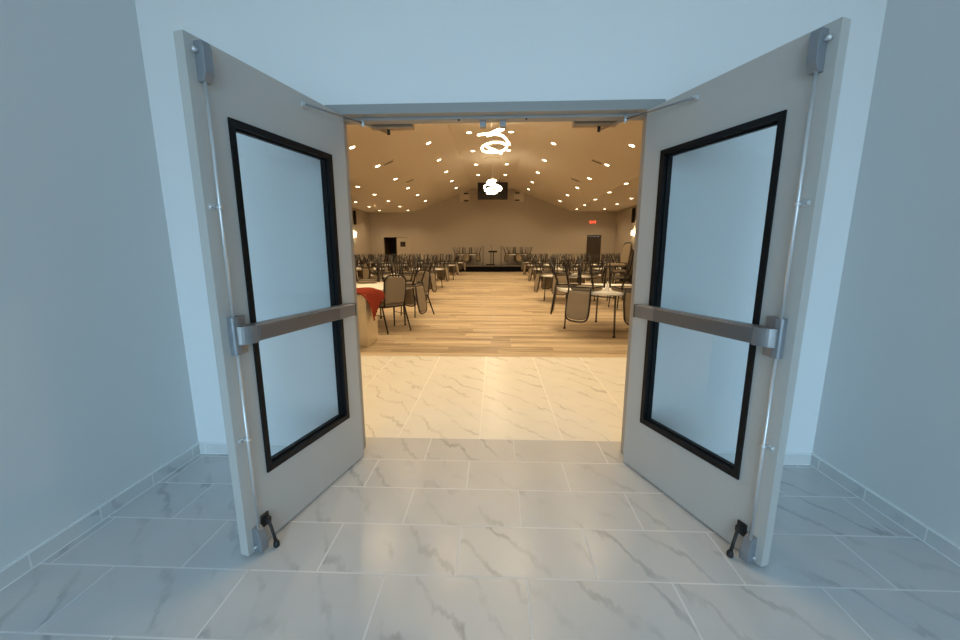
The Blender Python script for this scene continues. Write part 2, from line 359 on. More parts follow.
# ------------------------------------------------------------------ the two door leaves
def door_leaf(name, s, ang, label):
    X = lambda u: s * u
    def bx(mb, u0, u1, t0, t1, z0, z1, bev=0.0): mb.box(min(X(u0), X(u1)), max(X(u0), X(u1)), t0, t1, z0, z1, bev); return mb
    def rect(u0, z0, u1, z1): return (min(X(u0), X(u1)), z0, max(X(u0), X(u1)), z1)
    slab = MB().ring(rect(.003, .012, .912, 2.155), rect(.150, .360, .756, 1.896), .005, .05)
    d = slab.build(name, M['door']); d.location = (-s * .915, 0, 0); d.rotation_euler = (0, 0, -s * ang)
    struct(d, label, 'door')
    # glazing bead with rebate
    fr = MB().ring(rect(.136, .345, .770, 1.910), rect(.163, .374, .744, 1.882), -.004, .058)
    fr.ring(rect(.163, .374, .744, 1.882), rect(.172, .383, .735, 1.873), .016, .034)
    wfm = fr.build('window_frame', M['black'], d); wfm['label'] = 'black window frame'
    g = bx(MB(), .170, .737, .022, .028, .381, 1.875).build('glass_pane', M['glass'], wfm)
    # push bar: rail, pad, curved end, end cap
    rail = bx(MB(), .085, .80, .052, .092, .992, 1.068, .004).build('push_bar', M['steel'], d); rail['label'] = 'silver push bar'
    bx(MB(), .235, .790, .090, .118, .996, 1.064, .005).build('push_pad', M['pad'], rail)
    bx(MB(), .085, .232, .088, .113, .994, 1.066, .004).build('bar_sleeve', M['steel'], rail)
    bx(MB(), .078, .086, .052, .113, .992, 1.068, .002).build('end_cap', M['rubber'], rail)
    prof = [(.792, .052), (.792, .116)] + [(.802 + .066 * math.sin(a), .066 + .050 * math.cos(a)) for a in [PI / 2 * k / 8 for k in range(9)]] + [(.868, .052)]
    MB().prism([(X(u), t) for u, t in prof], 'z', .992, 1.068).build('curved_end', M['steel'], rail)
    # centre case
    cc = [(.806, .051), (.806, .066), (.852, .080), (.874, .080), (.880, .074), (.880, .051)]
    MB().prism([(X(u), t) for u, t in cc], 'z', .948, 1.112, .003).build('latch_case', M['steel_paint'], d)
    # rods, guides
    for z0, z1, nm in ((1.11, 2.01, 'upper'), (.12, .95, 'lower')):
        MB().tube([(X(.868), .073, z0), (X(.868), .073, z1)], .0065, 10).build('vertical_rod', M['chrome'], d)
    for z in (1.55, .565):
        gd = bx(MB(), .855, .897, .05, .056, z - .010, z + .010, .001)
        gd.tube([(X(.868), .054, z), (X(.868), .084, z)], .009, 10).tube([(X(.890), .054, z), (X(.890), .060, z)], .006, 10)
        gd.build('rod_guide', M['chrome'], d)
    # top latch cover
    tl = MB().prism([(.05, 1.998), (.078, 1.998), (.094, 2.03), (.094, 2.115), (.088, 2.136), (.05, 2.136)], 'x', min(X(.842), X(.878)), max(X(.842), X(.878)), .003)
    lt = tl.build('top_latch', M['steel_paint'], d)
    MB().tube([(X(.876), .066, 2.10), (X(.898), .066, 2.10)], .009, 12).build('latch_bolt', M['chrome'], lt)
    # bottom latch cover, quarter round
    q = [(.05, .014), (.094, .014), (.096, .045)] + [(.05 + .046 * math.cos(a), .045 + .088 * math.sin(a)) for a in [PI / 2 * k / 8 for k in range(1, 9)]]
    lb = MB().prism(q, 'x', min(X(.842), X(.882)), max(X(.842), X(.882)), .003).build('bottom_latch', M['steel_paint'], d)
    MB().tube([(X(.880), .068, .045), (X(.896), .068, .045)], .006, 10).build('latch_bolt', M['chrome'], lb)
    # flip-down door stop
    sp = bx(MB(), .792, .834, .05, .060, .098, .160, .002).build('door_stop', M['rubber'], d); sp['label'] = 'black flip-down door stop'
    bx(MB(), .800, .824, .058, .082, .118, .146, .003).build('pivot', M['rubber'], sp)
    MB().tube([(X(.812), .076, .132), (X(.814), .098, .065), (X(.816), .110, .026)], [.007, .007, .008], 10).build('stop_arm', M['rubber'], sp)
    MB().lathe([(0, 0), (.011, 0), (.014, .004), (.014, .020), (.010, .030), (0, .032)], 14, (X(.816), .112, .001)).build('rubber_foot', M['rubber'], sp)
    # closer shoe on the leaf
    bx(MB(), .318, .352, .05, .066, 2.088, 2.112, .003).build('closer_shoe', M['chrome'], d)
    return d
AL, AR = 1.8238, 1.9305
dL = door_leaf('door_1', 1, AL, 'left grey door leaf standing open with black framed glass and silver push bar')
dR = door_leaf('door_2', -1, AR, 'right grey door leaf standing open with black framed glass and silver push bar')

def closer(s, ang, label):
    # s=+1 left leaf
    a = ang
    def leaf(u, t, z):
        dr = Vector((s * math.cos(a), -math.sin(a), 0)); n = Vector((s * math.sin(a), math.cos(a), 0))
        return Vector((-s * .915, 0, 0)) + dr * u + n * t + Vector((0, 0, z))
    shoe = leaf(.336, .074, 2.10); elbow = Vector((-s * .765, .02, 2.122)); piv = Vector((-s * .665, .225, 2.122))
    r = empty('door_closer', (-s * .62, .24, 2.19)); O = Vector(r.location)
    c0, c1 = sorted((-s * .50, -s * .77))
    b = MB().box(c0 - O.x, c1 - O.x, .175 - O.y, .235 - O.y, 2.142 - O.z, 2.205 - O.z, .006)
    b.build('closer_body', M['closer'], r)
    MB().tube([piv - O + Vector((0, -.01, .03)), piv - O + Vector((0, -.01, -.009))], .010, 12).build('spindle', M['blackmetal'], r)
    MB().tube([piv - O, elbow - O], .007, 8).build('closer_arm', M['closer'], r)
    MB().tube([elbow - O, shoe - O], .0055, 8).build('forearm', M['steel'], r)
    MB().tube([elbow - O + Vector((0, 0, -.02)), elbow - O + Vector((0, 0, .02))], .010, 12).build('elbow_joint', M['chrome'], r)
    tag(r, label, 'door closer')
closer(1, AL, 'slim door closer with jointed arm reaching to the left door leaf')
closer(-1, AR, 'slim door closer with jointed arm reaching to the right door leaf')

# ------------------------------------------------------------------ hall shell
def ceil_z(x):
    d = abs(x - CX)
    if d <= B1: return ZR
    if d >= B0: return ZE
    return ZR + (ZE - ZR) * (d - B1) / (B0 - B1)
prof = [(HL - .2, ZE), (CX - B0, ZE), (CX - B1, ZR), (CX + B1, ZR), (CX + B0, ZE), (HR + .2, ZE)]
poly = prof + [(x, z + .15) for x, z in reversed(prof)]
struct(MB().prism(poly, 'y', .16, HY + .15).build('ceiling_hall', M['ceil']), 'beige vaulted hall ceiling with flat centre strip and sloping sides', 'ceiling')
bpy.data.objects['ceiling_hall'].name = 'ceiling'
struct(MB().box(HL - .15, HL, .16, HY, 0, ZE).build('wall_hall_left', M['hall_wall']), 'beige left wall of the hall', 'wall')
struct(MB().box(HR, HR + .15, .16, HY, 0, ZE).build('wall_hall_right', M['hall_wall']), 'beige right wall of the hall', 'wall')
# far wall with the double door opening on the left and a single door on the right
DX0, DX1, DZ = -8.22, -6.32, 2.46
RX0, RX1 = 6.72, 7.62
fw = MB()
fw.box(HL, DX0, HY, HY + .15, 0, DZ); fw.box(DX1, RX0, HY, HY + .15, 0, DZ); fw.box(RX1, HR, HY, HY + .15, 0, DZ)
fw.prism([(HL, DZ), (HR, DZ), (HR, ZE), (CX + B0, ZE), (CX + B1, ZR), (CX - B1, ZR), (CX - B0, ZE), (HL, ZE)], 'y', HY, HY + .15)
struct(fw.build('wall_far', M['hall_wall']), 'beige gabled far wall of the hall behind the stage', 'wall')
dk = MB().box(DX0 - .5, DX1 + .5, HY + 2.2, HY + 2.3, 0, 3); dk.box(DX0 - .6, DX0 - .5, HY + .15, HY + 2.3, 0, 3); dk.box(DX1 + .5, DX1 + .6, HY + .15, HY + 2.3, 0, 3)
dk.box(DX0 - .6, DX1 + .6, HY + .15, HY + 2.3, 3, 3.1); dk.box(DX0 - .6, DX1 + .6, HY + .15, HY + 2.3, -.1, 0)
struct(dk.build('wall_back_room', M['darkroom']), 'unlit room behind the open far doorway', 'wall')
def dframe(name, x0, x1, z, m, label):
    b = MB(); b.box(x0 - .06, x0 + .03, HY - .02, HY + .17, 0, z + .06); b.box(x1 - .03, x1 + .06, HY - .02, HY + .17, 0, z + .06); b.box(x0 + .03, x1 - .03, HY - .02, HY + .17, z - .03, z + .06)
    struct(b.build(name, m), label, 'door frame')
dframe('trim_2', DX0, DX1, DZ, M['beigedoor'], 'beige frame of the double doorway in the far wall')
dframe('trim_3', RX0, RX1, DZ, M['darkdoor'], 'dark frame of the single door in the far wall')
mid = -7.25
b = MB().box(mid, DX1 - .032, HY + .04, HY + .085, .01, DZ - .035); b.mi = 0
d3 = struct(b.build('door_3', M['beigedoor']), 'closed beige leaf with small dark window beside the dark opening', 'door')
MB().ring((-6.98, 1.74, -6.60, 2.10), (-6.94, 1.78, -6.64, 2.06), HY + .03, HY + .095).build('window_frame', M['blackmetal'], d3)
MB().box(-6.94, -6.64, HY + .034, HY + .05, 1.78, 2.06).build('glass_pane', M['screen'], d3)
b = MB().box(0, .92, 0, .045, .01, DZ - .035)
d4 = b.build('door_4', M['darkdoor']); d4.location = (DX0 + .04, HY + .17, 0); d4.rotation_euler = (0, 0, math.radians(80))
struct(d4, 'open leaf of the far double doorway swung back into the dark room', 'door')
d5 = struct(MB().box(RX0 + .032, RX1 - .032, HY + .04, HY + .085, .01, DZ - .035).build('door_5', M['darkdoor']), 'dark brown door in the far wall under the red exit sign', 'door')
MB().tube([(RX0 + .12, HY + .04, 1.0), (RX0 + .12, HY - .02, 1.0), (RX0 + .24, HY - .02, 1.0)], .012, 8).build('door_handle', M['steel'], d5)

# ------------------------------------------------------------------ stage
SX0, SX1, SY = -3.7, 3.3, 23.9
st = MB().box(SX0, SX1, SY, HY - .01, 0, .36); st.mi = 1
st.box(SX0 - .02, SX1 + .02, SY - .02, HY - .01, .36, .43, .006)
struct(st.build('stage_platform', [M['stage'], M['carpet']]), 'low black-skirted stage platform across the far end', 'stage')
SZ = .43

# ------------------------------------------------------------------ round folding table
RT, TZ = .85, .75
def make_table():
    r = empty('round_table', (0, 0, 0))
    MB().lathe([(0, TZ), (RT - .02, TZ), (RT - .006, TZ - .004), (RT, TZ - .012), (RT, TZ - .042), (RT - .008, TZ - .05), (RT - .05, TZ - .05), (RT - .06, TZ - .032), (0, TZ - .032)], 56).build('tabletop', M['tabletop'], r)
    for sx in (-1, 1):
        for sy in (-1, 1):
            l = MB().tube([(sx * .48, sy * .46, TZ - .04), (sx * .50, sy * .49, .02)], .016, 10).build('leg', M['tableleg'], r)
            MB().lathe([(0, 0), (.022, 0), (.022, .022), (.016, .03), (0, .03)], 12, (sx * .5, sy * .49, 0)).build('foot_cap', M['rubber'], l)
        MB().tube([(sx * .482, -.462, .64), (sx * .482, .462, .64)], .012, 8).build('cross_bar', M['tableleg'], r)
        MB().tube([(sx * .487, 0, .62), (sx * .28, 0, .70), (sx * .04, 0, TZ - .04)], .010, 8).build('folding_brace', M['tableleg'], r)
    return r

# ------------------------------------------------------------------ banquet chair (faces +y, back at -y)
def arch(hw, z0, zs, zt, n=10):
    """outline of the crowned back: up the side to zs, rounded shoulders, shallow crown at zt"""
    pts = [(-hw * .93, z0), (-hw, (z0 + zs) / 2), (-hw, zs)]
    for k in range(1, n):
        a = PI * (1 - k / n); c, s_ = math.cos(a), math.sin(a)
        pts.append((hw * math.copysign(abs(c) ** .62, c), zs + (zt - zs) * s_ ** .75))
    pts += [(hw, zs), (hw, (z0 + zs) / 2), (hw * .93, z0)]
    return pts
def yback(z): return -.205 - .075 * max(0, z - .44) / .5
def back_panel(mb):
    bm = bmesh.new(); ol = arch(.195, .475, .78, .905)
    cz = .70; fr, bk, fi, bi = [], [], [], []
    for x, z in ol:
        fr.append(bm.verts.new((x, yback(z) + .012, z))); bk.append(bm.verts.new((x, yback(z) - .012, z)))
        x2, z2 = x * .86, cz + (z - cz) * .88
        fi.append(bm.verts.new((x2, yback(z2) + .030, z2))); bi.append(bm.verts.new((x2, yback(z2) - .022, z2)))
    n = len(ol)
    for k in range(n):
        j = (k + 1) % n
        bm.faces.new((fr[k], fr[j], fi[j], fi[k])); bm.faces.new((bk[k], bi[k], bi[j], bk[j])); bm.faces.new((fr[k], bk[k], bk[j], fr[j]))
    bm.faces.new(fi); bm.faces.new(list(reversed(bi)))
    bmesh.ops.recalc_face_normals(bm, faces=bm.faces); mb.merge(bm); return mb
def seat_mb(mb):
    bm = bmesh.new()
    def rr(hw, hd, z, n=5, rad=.07):
        out = []
        for cx, cy, a0 in ((hw - rad, hd - rad, 0), (-hw + rad, hd - rad, PI / 2), (-hw + rad, -hd + rad, PI), (hw - rad, -hd + rad, 1.5 * PI)):
            for k in range(n): 
                a = a0 + PI / 2 * k / (n - 1); out.append(bm.verts.new((cx + rad * math.cos(a), cy + rad * math.sin(a) + .015, z)))
        return out
    R = [rr(.190, .19, .415), rr(.198, .205, .428), rr(.200, .208, .445), rr(.193, .20, .460), rr(.16, .165, .470)]
    for A, B in zip(R, R[1:]):
        for k in range(len(A)):
            j = (k + 1) % len(A); bm.faces.new((A[k], A[j], B[j], B[k]))
    bm.faces.new(R[-1]); bm.faces.new(list(reversed(R[0])))
    bmesh.ops.recalc_face_normals(bm, faces=bm.faces); mb.merge(bm); return mb
def leg_pts(sx, front):
    if front: return [(sx * .218, .175, .43), (sx * .224, .190, .26), (sx * .232, .210, .0)]
    return [(sx * .218, -.170, .43), (sx * .222, -.235, .26), (sx * .228, -.345, .0)]
def back_frame_pts(): 
    return [(x * 1.0, yback(z) - .004, z) for x, z in arch(.207, .405, .80, .930)]
def seat_frame_pts(): return [(.218, .19, .412), (-.218, .19, .412), (-.218, -.19, .412), (.218, -.19, .412)]
def make_chair():
    r = empty('banquet_chair', (0, 0, 0))
    seat_mb(MB()).build('seat', M['chairfab'], r)
    back_panel(MB()).build('backrest', M['chairfab'], r)
    MB().tube(back_frame_pts(), .0145, 8).build('back_frame', M['chairframe'], r)
    for fr in (True, False):
        for sx in (-1, 1):
            l = MB().tube(leg_pts(sx, fr), [.016, .015, .013], 8)
            l.build('leg', M['chairframe'], r)
    MB().tube(seat_frame_pts(), .011, 6, closed=True).build('seat_frame', M['chairframe'], r)
    for sx in (-1, 1): MB().tube([(sx * .224, .19, .27), (sx * .222, -.228, .27)], .007, 6).build('stretcher', M['chairframe'], r)
    return r
def make_far_chair():
    m = MB(); seat_mb(m); back_panel(m); m.mi = 1
    m.tube(back_frame_pts(), .0145, 6)
    for fr in (True, False):
        for sx in (-1, 1): m.tube(leg_pts(sx, fr), [.016, .015, .013], 6)
    m.tube(seat_frame_pts(), .011, 5, closed=True)
    return m.build('banquet_chair', [M['chairfab'], M['chairframe']])

CH = 1.06
def taller(o):
    for q in [o] + kids(o):
        if q.type == 'MESH':
            for v in q.data.vertices: v.co.z *= CH
T0 = make_table(); T0_used = [False]
C0 = make_chair(); C0_used = [False]
CF0 = make_far_chair(); CF0_used = [False]
taller(C0); taller(CF0)
def place(proto, used, loc, rot, label, cat, group):
    o = copy_tree(proto) if used[0] else proto
    used[0] = True
    o.location = loc; o.rotation_euler = rot
    return tag(o, label, cat, group)

ORD = ['nearest', 'second', 'third', 'fourth', 'farthest']
SIDES = {0: 'left', 1: 'right'}
COLN = ['aisle', 'middle', 'wall']
DIRN = [(-90, 'doorway side'), (-30, 'right front side'), (30, 'right rear side'), (90, 'stage side'), (150, 'left rear side'), (210, 'left front side')]
def inverted(cx, cy, deg, label, group, z=TZ, near=True, rad=None, tilt=0.0, jit=True):
    a = math.radians(deg + (rnd.uniform(-2.5, 2.5) if jit else 0))
    c = (RT - .165 + (rnd.uniform(-.01, .02) if jit else 0)) if rad is None else rad
    loc = (cx + c * math.cos(a), cy + c * math.sin(a), z + .4705 * CH)
    # back (-y local) points outward: rz so that local -y -> (cos a, sin a)
    rz = a + PI / 2
    if near: place(C0, C0_used, loc, (0, PI, rz), label, 'chair', group)
    else: place(CF0, CF0_used, loc, (0, PI, rz), label, 'chair', group)

rows = [4.4, 8.4, 12.3, 16.4, 20.7]
cols = {0: [-2.38, -4.75, -7.05], 1: [1.98, 4.25, 6.55]}
ncol = [1, 2, 2, 3, 3]
jx = {(1, 1, 0): .14, (1, 2, 0): .3, (1, 3, 0): .42, (1, 4, 0): .6, (0, 0, 0): 0, (0, 1, 0): -.25, (0, 2, 0): -.35, (0, 3, 0): -.35, (0, 4, 0): -.35}
for s in (0, 1):
    for ri, y in enumerate(rows):
        for ci in range(ncol[ri]):
            x = cols[s][ci] + jx.get((s, ri, ci), jx.get((s, ri, 0), 0))
            yy = y + 0.25 * ci + (.28 if s == 0 and ri == 0 else 0)
            tn = f'{ORD[ri]} table of the {SIDES[s]} {COLN[ci]} column'
            place(T0, T0_used, (x, yy, 0), (0, 0, PI / 4 + rnd.uniform(-.06, .06)), f'round white folding table stacked with chairs, {tn[:-len(" column")].replace(" table of the ", " in the ")} column', 'table', 'round white tables')
            near = ri <= 1
            if s == 1 and ri == 0: dl = [(171, 'left side'), (-133, 'doorway side'), (-77, 'right front side'), (-18, 'right side')]
            elif s == 0 and ri == 0: dl = [(-9, 'aisle side'), (50, 'right rear side'), (108, 'stage side'), (165, 'left side'), (222, 'left front side')]
            elif s == 0: dl = [(-64, 'doorway side'), (-8, 'aisle side'), (52, 'right rear side'), (112, 'stage side'), (172, 'left side'), (234, 'left front side')]
            else: dl = [(-116, 'doorway side'), (-174, 'aisle side'), (126, 'left rear side'), (66, 'stage side'), (6, 'right side'), (-56, 'right front side')]
            for deg, dn in dl:
                inverted(x, yy, deg, f'upturned taupe chair on {dn} of the {tn}', f'chairs upturned on the {tn}', near=near, jit=not (ri == 0), rad=(RT - .03 if (s == 0 and ri == 0 and deg == -9) else RT - .19 if (s == 1 and ri == 0 and deg == 171) else None))

# stage tables with upturned chairs
for s, x in ((0, -1.95), (1, 1.62)):
    place(T0, T0_used, (x, 24.95, SZ), (0, 0, PI / 4), f'round folding table on the stage, {SIDES[s]} of the lectern', 'table', 'round white tables')
    for deg, dn in ((-90, 'front'), (-32, 'right front'), (32, 'right rear'), (90, 'rear'), (148, 'left rear'), (212, 'left front')):
        inverted(x, 24.95, deg, f'upturned chair on the {dn} of the stage table {SIDES[s]} of the lectern', f'chairs upturned on the {SIDES[s]} stage table', z=TZ + SZ, near=False)

# upright chairs
place(C0, C0_used, (-1.87, 4.25, 0), (0, 0, math.radians(46)), 'taupe banquet chair standing upright on the floor, back to the doorway', 'chair', 'banquet chairs standing on the floor')
place(C0, C0_used, (-1.72, 5.8, 0), (0, 0, math.radians(142)), 'taupe banquet chair standing upright behind the nearest left table', 'chair', 'banquet chairs standing on the floor')
# stack of chairs at the right
for k in range(5):
    place(C0, C0_used, (3.10 - .050 * k, 6.95 - .007 * k, .147 * k), (0, 0, math.radians(98)), ['lowest', 'second lowest', 'middle', 'second highest', 'topmost'][k] + ' chair of the tall stack by the right door leaf', 'chair', 'stacked banquet chairs')

# small white cones on tables
def cone(x, y, label):
    o = MB().lathe([(0, 0), (.038, 0), (.040, .012), (.030, .05), (.016, .10), (.009, .135), (.010, .150), (0, .158)], 20).build('table_ornament', M['white'], loc=(x, y, TZ))
    tag(o, label, 'ornament', 'white cone ornaments')
cone(1.79, 3.70, 'white cone-shaped ornament standing on the nearest right table')
cone(2.33, 12.2, 'white cone-shaped ornament standing on the third right aisle table')
cone(-2.55, 12.2, 'white cone-shaped ornament standing on the third left aisle table')

# ------------------------------------------------------------------ stage furniture
def mic_stand(x, label):
    r = empty('microphone_stand', (x, 24.35, SZ))
    MB().lathe([(0, 0), (.14, 0), (.14, .012), (.03, .03), (0, .03)], 20).build('base', M['blackmetal'], r)
    MB().tube([(0, 0, .02), (0, 0, 1.22)], .02, 8).build('pole', M['blackmetal'], r)
    MB().lathe([(0, 0), (.018, 0), (.020, .05), (.030, .09), (.030, .12), (0, .14)], 14, (0, 0, 1.2)).build('microphone', M['blackmetal'], r)
    tag(r, label, 'microphone stand', 'microphone stands on the stage')
mic_stand(-.80, 'black microphone stand on the stage, left of the lectern')
mic_stand(.44, 'black microphone stand on the stage, right of the lectern')
r = empty('lectern', (-.17, 24.4, SZ))
MB().box(-.42, .18, -.22, .22, 0, .09, .01).build('base', M['blackmetal'], r)
MB().box(-.12, -.06, -.03, .03, .09, .90, .005).build('post', M['darkdoor'], r)
MB().box(.04, .12, -.03, .03, .09, .90, .005).build('post', M['darkdoor'], r)
MB().box(-.26, .34, -.20, .20, .88, 1.0, .01).build('reading_top', M['blackmetal'], r)
MB().tube([(-.02, .02, .99), (-.02, 0, 1.18), (-.08, -.03, 1.33), (-.17, -.06, 1.42)], .012, 8).build('gooseneck', M['blackmetal'], r)
tag(r, 'dark lectern with bent microphone at the centre of the stage', 'lectern')

# ------------------------------------------------------------------ pedestal and red cloth at the doorway
pd = MB().box(-2.55, -1.82, 2.94, 3.44, .03, .775, .006).build('pedestal', M['ply'])
MB().box(-2.53, -1.84, 2.96, 3.42, 0, .032).build('plinth', M['ply'], pd)
tag(pd, 'pale wooden pedestal just inside the doorway under the red cloth', 'pedestal')
bm = bmesh.new(); NW, NJ = 90, 26; grid = []
for i in range(NW + 1):
    w_ = i / NW; row = []
    hang = .31 * (1 - w_) + .10
    pl = math.sin(2 * PI * 9 * w_) * .5 + .5
    dome = .05 * max(0, math.sin(PI * min(1, w_ * 1.15))) ** .7
    for j in range(NJ + 1):
        t = j / NJ; x0 = -1.935 + .125 * w_
        if t < .55:
            k = t / .55; x = -2.50 + (x0 + 2.50) * k; z = .788 + dome * (.5 + .5 * k) + (.003 + .017 * k) * pl
            y = 2.918 + .545 * w_
        else:
            k = (t - .55) / .45
            x = x0 + (.175 - .085 * w_) * math.sin(min(1, k * 1.15) * PI / 2) ** .8 + .026 * pl * min(1, k * 3)
            z = .788 + dome - hang * k ** 1.7 + .020 * pl * (1 - k)
            y = 2.918 + .545 * w_ - .02 * (1 - w_) * math.sin(PI * min(1, 2 * k)) + .11 * max(0, k - .5) * 2 * (1 - w_) + .03 * k * w_
        row.append(bm.verts.new((x, y, z)))
    grid.append(row)
for i in range(NW):
    for j in range(NJ): bm.faces.new((grid[i][j], grid[i + 1][j], grid[i + 1][j + 1], grid[i][j + 1])).smooth = True
bmesh.ops.recalc_face_normals(bm, faces=bm.faces)
mb = MB(); mb.merge(bm, True); cl = mb.build('draped_cloth', M['red'])
so = cl.modifiers.new('thickness', 'SOLIDIFY'); so.thickness = .004; so.offset = 1
tag(cl, 'pleated rust red cloth draped over the corner of the wooden pedestal', 'cloth')

# ------------------------------------------------------------------ ceiling lights
def slope_rot(x):
    d = x - CX
    if abs(d) <= B1 or abs(d) >= B0: return 0.0
    a = math.atan2(ZR - ZE, B0 - B1)
    return a if d > 0 else -a
SPOT = 80
def make_downlight():
    r = empty('recessed_light', (0, 0, 0))
    MB().lathe([(.088, .03), (.110, .03), (.110, -.0005), (.122, -.003), (.122, -.006), (.114, -.014), (.092, -.012), (.088, .03)], 28).build('trim_ring', M['trimring'], r)
    MB().lathe([(.092, -.004), (0, -.0085)], 20).build('lens', M['downlight'], r)
    ld = bpy.data.lights.new('downlight_beam', 'SPOT'); ld.energy = SPOT; ld.color = WARM; ld.spot_size = math.radians(128); ld.spot_blend = .75; ld.shadow_soft_size = .06
    lo = bpy.data.objects.new('downlight_beam', ld); COL.objects.link(lo); lo.parent = r; lo.location = (0, 0, -.075)
    return r
D0 = make_downlight(); D0u = [False]
LC = {
 ('sloping left inner', -2.53): [13.0, 15.73, 18.32, 20.9, 23.4],
 ('sloping left outer', -4.58): [10.45, 13.15, 15.85, 18.4, 20.9, 23.55],
 ('flat left', -5.98): [14.77, 17.1, 19.6, 22.2, 24.5],
 ('left wall', -7.95): [19.9, 22.25, 24.45],
 ('left of the chandeliers', -.98): [12.9, 15.55, 18.25, 20.95],
 ('right of the chandeliers', .60): [12.9, 15.55, 18.25, 20.95],
 ('sloping right inner', 2.22): [13.1, 15.8, 18.5, 21.3, 23.9],
 ('sloping right outer', 4.28): [10.45, 13.15, 15.9, 18.45, 21.1, 23.8],
 ('flat right', 5.52): [14.6, 17.0, 19.6, 22.15, 24.4],
 ('right wall', 7.38): [19.3, 21.75, 24.45],
}
ORD2 = ['first', 'second', 'third', 'fourth', 'fifth', 'sixth']
for (nm, x), ys in LC.items():
    for k, y in enumerate(ys):
        place(D0, D0u, (x, y, ceil_z(x)), (0, slope_rot(x), 0), f'lit recessed ceiling light, {ORD2[k]} from doorway in the row {nm if "of" in nm else "along the " + nm}', 'ceiling light', 'recessed ceiling lights')
added_beam = bpy.data.lights['downlight_beam'].copy(); added_beam.energy = 105  # stronger copy of the beam for the added lights
for x in (-4.58, -2.53, -.98, .60, 2.22, 4.28):  # out-of-view lights added to brighten the floor near the doorway
    for y in ((2.6, 5.2, 7.8, 10.3) if abs(x) < 4 else (2.6, 5.2, 7.8)):
        o = place(D0, D0u, (x, y, ceil_z(x)), (0, slope_rot(x), 0), 'added unseen ceiling light that brightens the floor near the doorway', 'ceiling light', 'added unseen ceiling lights near the doorway')
        for c in o.children:
            if c.type == 'LIGHT': c.data = added_beam

# ceiling vents
def ceil_vent(x, y, label):
    r = empty('ceiling_vent', (x, y, ceil_z(x)), rot=(0, slope_rot(x), 0))
    MB().box(-.27, .27, -.13, .13, -.016, .0, .004).build('vent_frame', M['vent'], r)
    MB().box(-.20, .20, -.055, .055, -.020, -.0155).build('louver_slot', M['slot'], r)
    tag(r, label, 'vent', 'ceiling vents')
ceil_vent(-4.2, 13.3, 'ceiling vent on the left slope, nearer to the doorway')
ceil_vent(-4.2, 17.15, 'ceiling vent on the left slope, nearer to the stage')
ceil_vent(3.92, 13.25, 'ceiling vent on the right slope, nearer to the doorway')
ceil_vent(3.88, 17.1, 'ceiling vent on the right slope, nearer to the stage')

# ------------------------------------------------------------------ spiral chandeliers
def chandelier(y, z0, rings, paths, label, top):
    x = -.12
    r = empty('spiral_chandelier', (x, y, ZR)); dz = z0 - ZR
    MB().lathe([(0, 0), (.39, 0), (.39, -.035), (.37, -.05), (0, -.05)], 40).build('canopy', M['vent'], r)
    MB().tube([(0, 0, -.05), (0, 0, dz + top)], .008, 8).build('suspension_rod', M['trimring'], r)
    for cx, cz, rx, rz, dp, ph, tl in rings:      # tilted hoops
        pts = []
        for k in range(48):
            a = 2 * PI * k / 48; u, v = rx * math.cos(a), rz * math.sin(a)
            pts.append((cx + u * math.cos(tl) - v * math.sin(tl), dp * math.sin(a + ph), dz + cz + u * math.sin(tl) + v * math.cos(tl)))
        MB().tube(pts, 0.035, 10, closed=True).build('light_tube', M['tube'], r)
    for P in paths:
        P = [Vector(q) for q in P]; out = []
        for i in range(len(P) - 1):               # Catmull-Rom through the bends
            p0, p1, p2, p3 = P[max(0, i - 1)], P[i], P[i + 1], P[min(len(P) - 1, i + 2)]
            for k in range(6):
                t = k / 6
                out.append(.5 * ((2 * p1) + (p2 - p0) * t + (2 * p0 - 5 * p1 + 4 * p2 - p3) * t * t + (3 * p1 - p0 - 3 * p2 + p3) * t ** 3))
        out.append(P[-1])
        MB().tube([q + Vector((0, 0, dz)) for q in out], 0.035, 10).build('light_tube', M['tube'], r)
    tag(r, label, 'chandelier', 'glowing spiral chandeliers')
def px1(L): return [((470 + a / 12.8 - 491) * .033, d, -(110 + b / 12.8 - 140) * .036) for a, b, d in L]
ribbon = px1([(100, 318, .1), (170, 345, -.25), (260, 352, -.4), (340, 322, -.25), (410, 275, 0), (418, 245, .2), (350, 238, .35), (260, 278, .3), (222, 325, .1), (245, 352, -.2), (320, 362, -.4), (420, 378, -.3), (505, 432, .05)])
low = px1([(300, 370, .4), (200, 405, .3), (152, 465, 0), (172, 530, -.3), (260, 555, -.42), (370, 548, -.38), (440, 500, -.1), (468, 432, .2), (400, 382, .36), (298, 371, .42)])
inner = px1([(215, 458, .0), (260, 498, -.2), (330, 528, -.25), (395, 548, -.2), (372, 512, .1), (300, 474, .2), (225, 455, .12)])
chandelier(11.0, 4.99, [], [ribbon, low, inner], 'glowing spiral chandelier of loose open loops, nearer to the doorway', .40)
R2 = [(-.02, .34, .19, .075, .18, .4, .1), (.02, .02, .42, .215, .36, .3, -.06), (-.03, -.22, .23, .06, .2, 0, .05), (0, .16, .27, .09, .26, .8, -.25), (.02, -.08, .38, .10, .33, 1.2, .16)]
chandelier(17.0, 4.41, R2, [], 'glowing spiral chandelier of tight loops in front of the dark hanging screen', .40)
chandelier(5.0, 4.99, [], [ribbon, low, inner], 'added unseen spiral chandelier that lights the floor near the doorway', .40)  # unseen chandelier added to help light the floor inside the doorway

# hanging screen
r = empty('hanging_screen', (-.14, 22.5, ZR))
MB().box(-.94, .94, -.03, .04, -1.20, -.16, .01).build('screen_panel', M['screen'], r)
for hx in (-.4, .4): MB().tube([(hx, .0, -.17), (hx, 0, 0)], .02, 8).build('hanger', M['blackmetal'], r)
tag(r, 'dark wide screen hanging from the ceiling above the stage', 'screen')

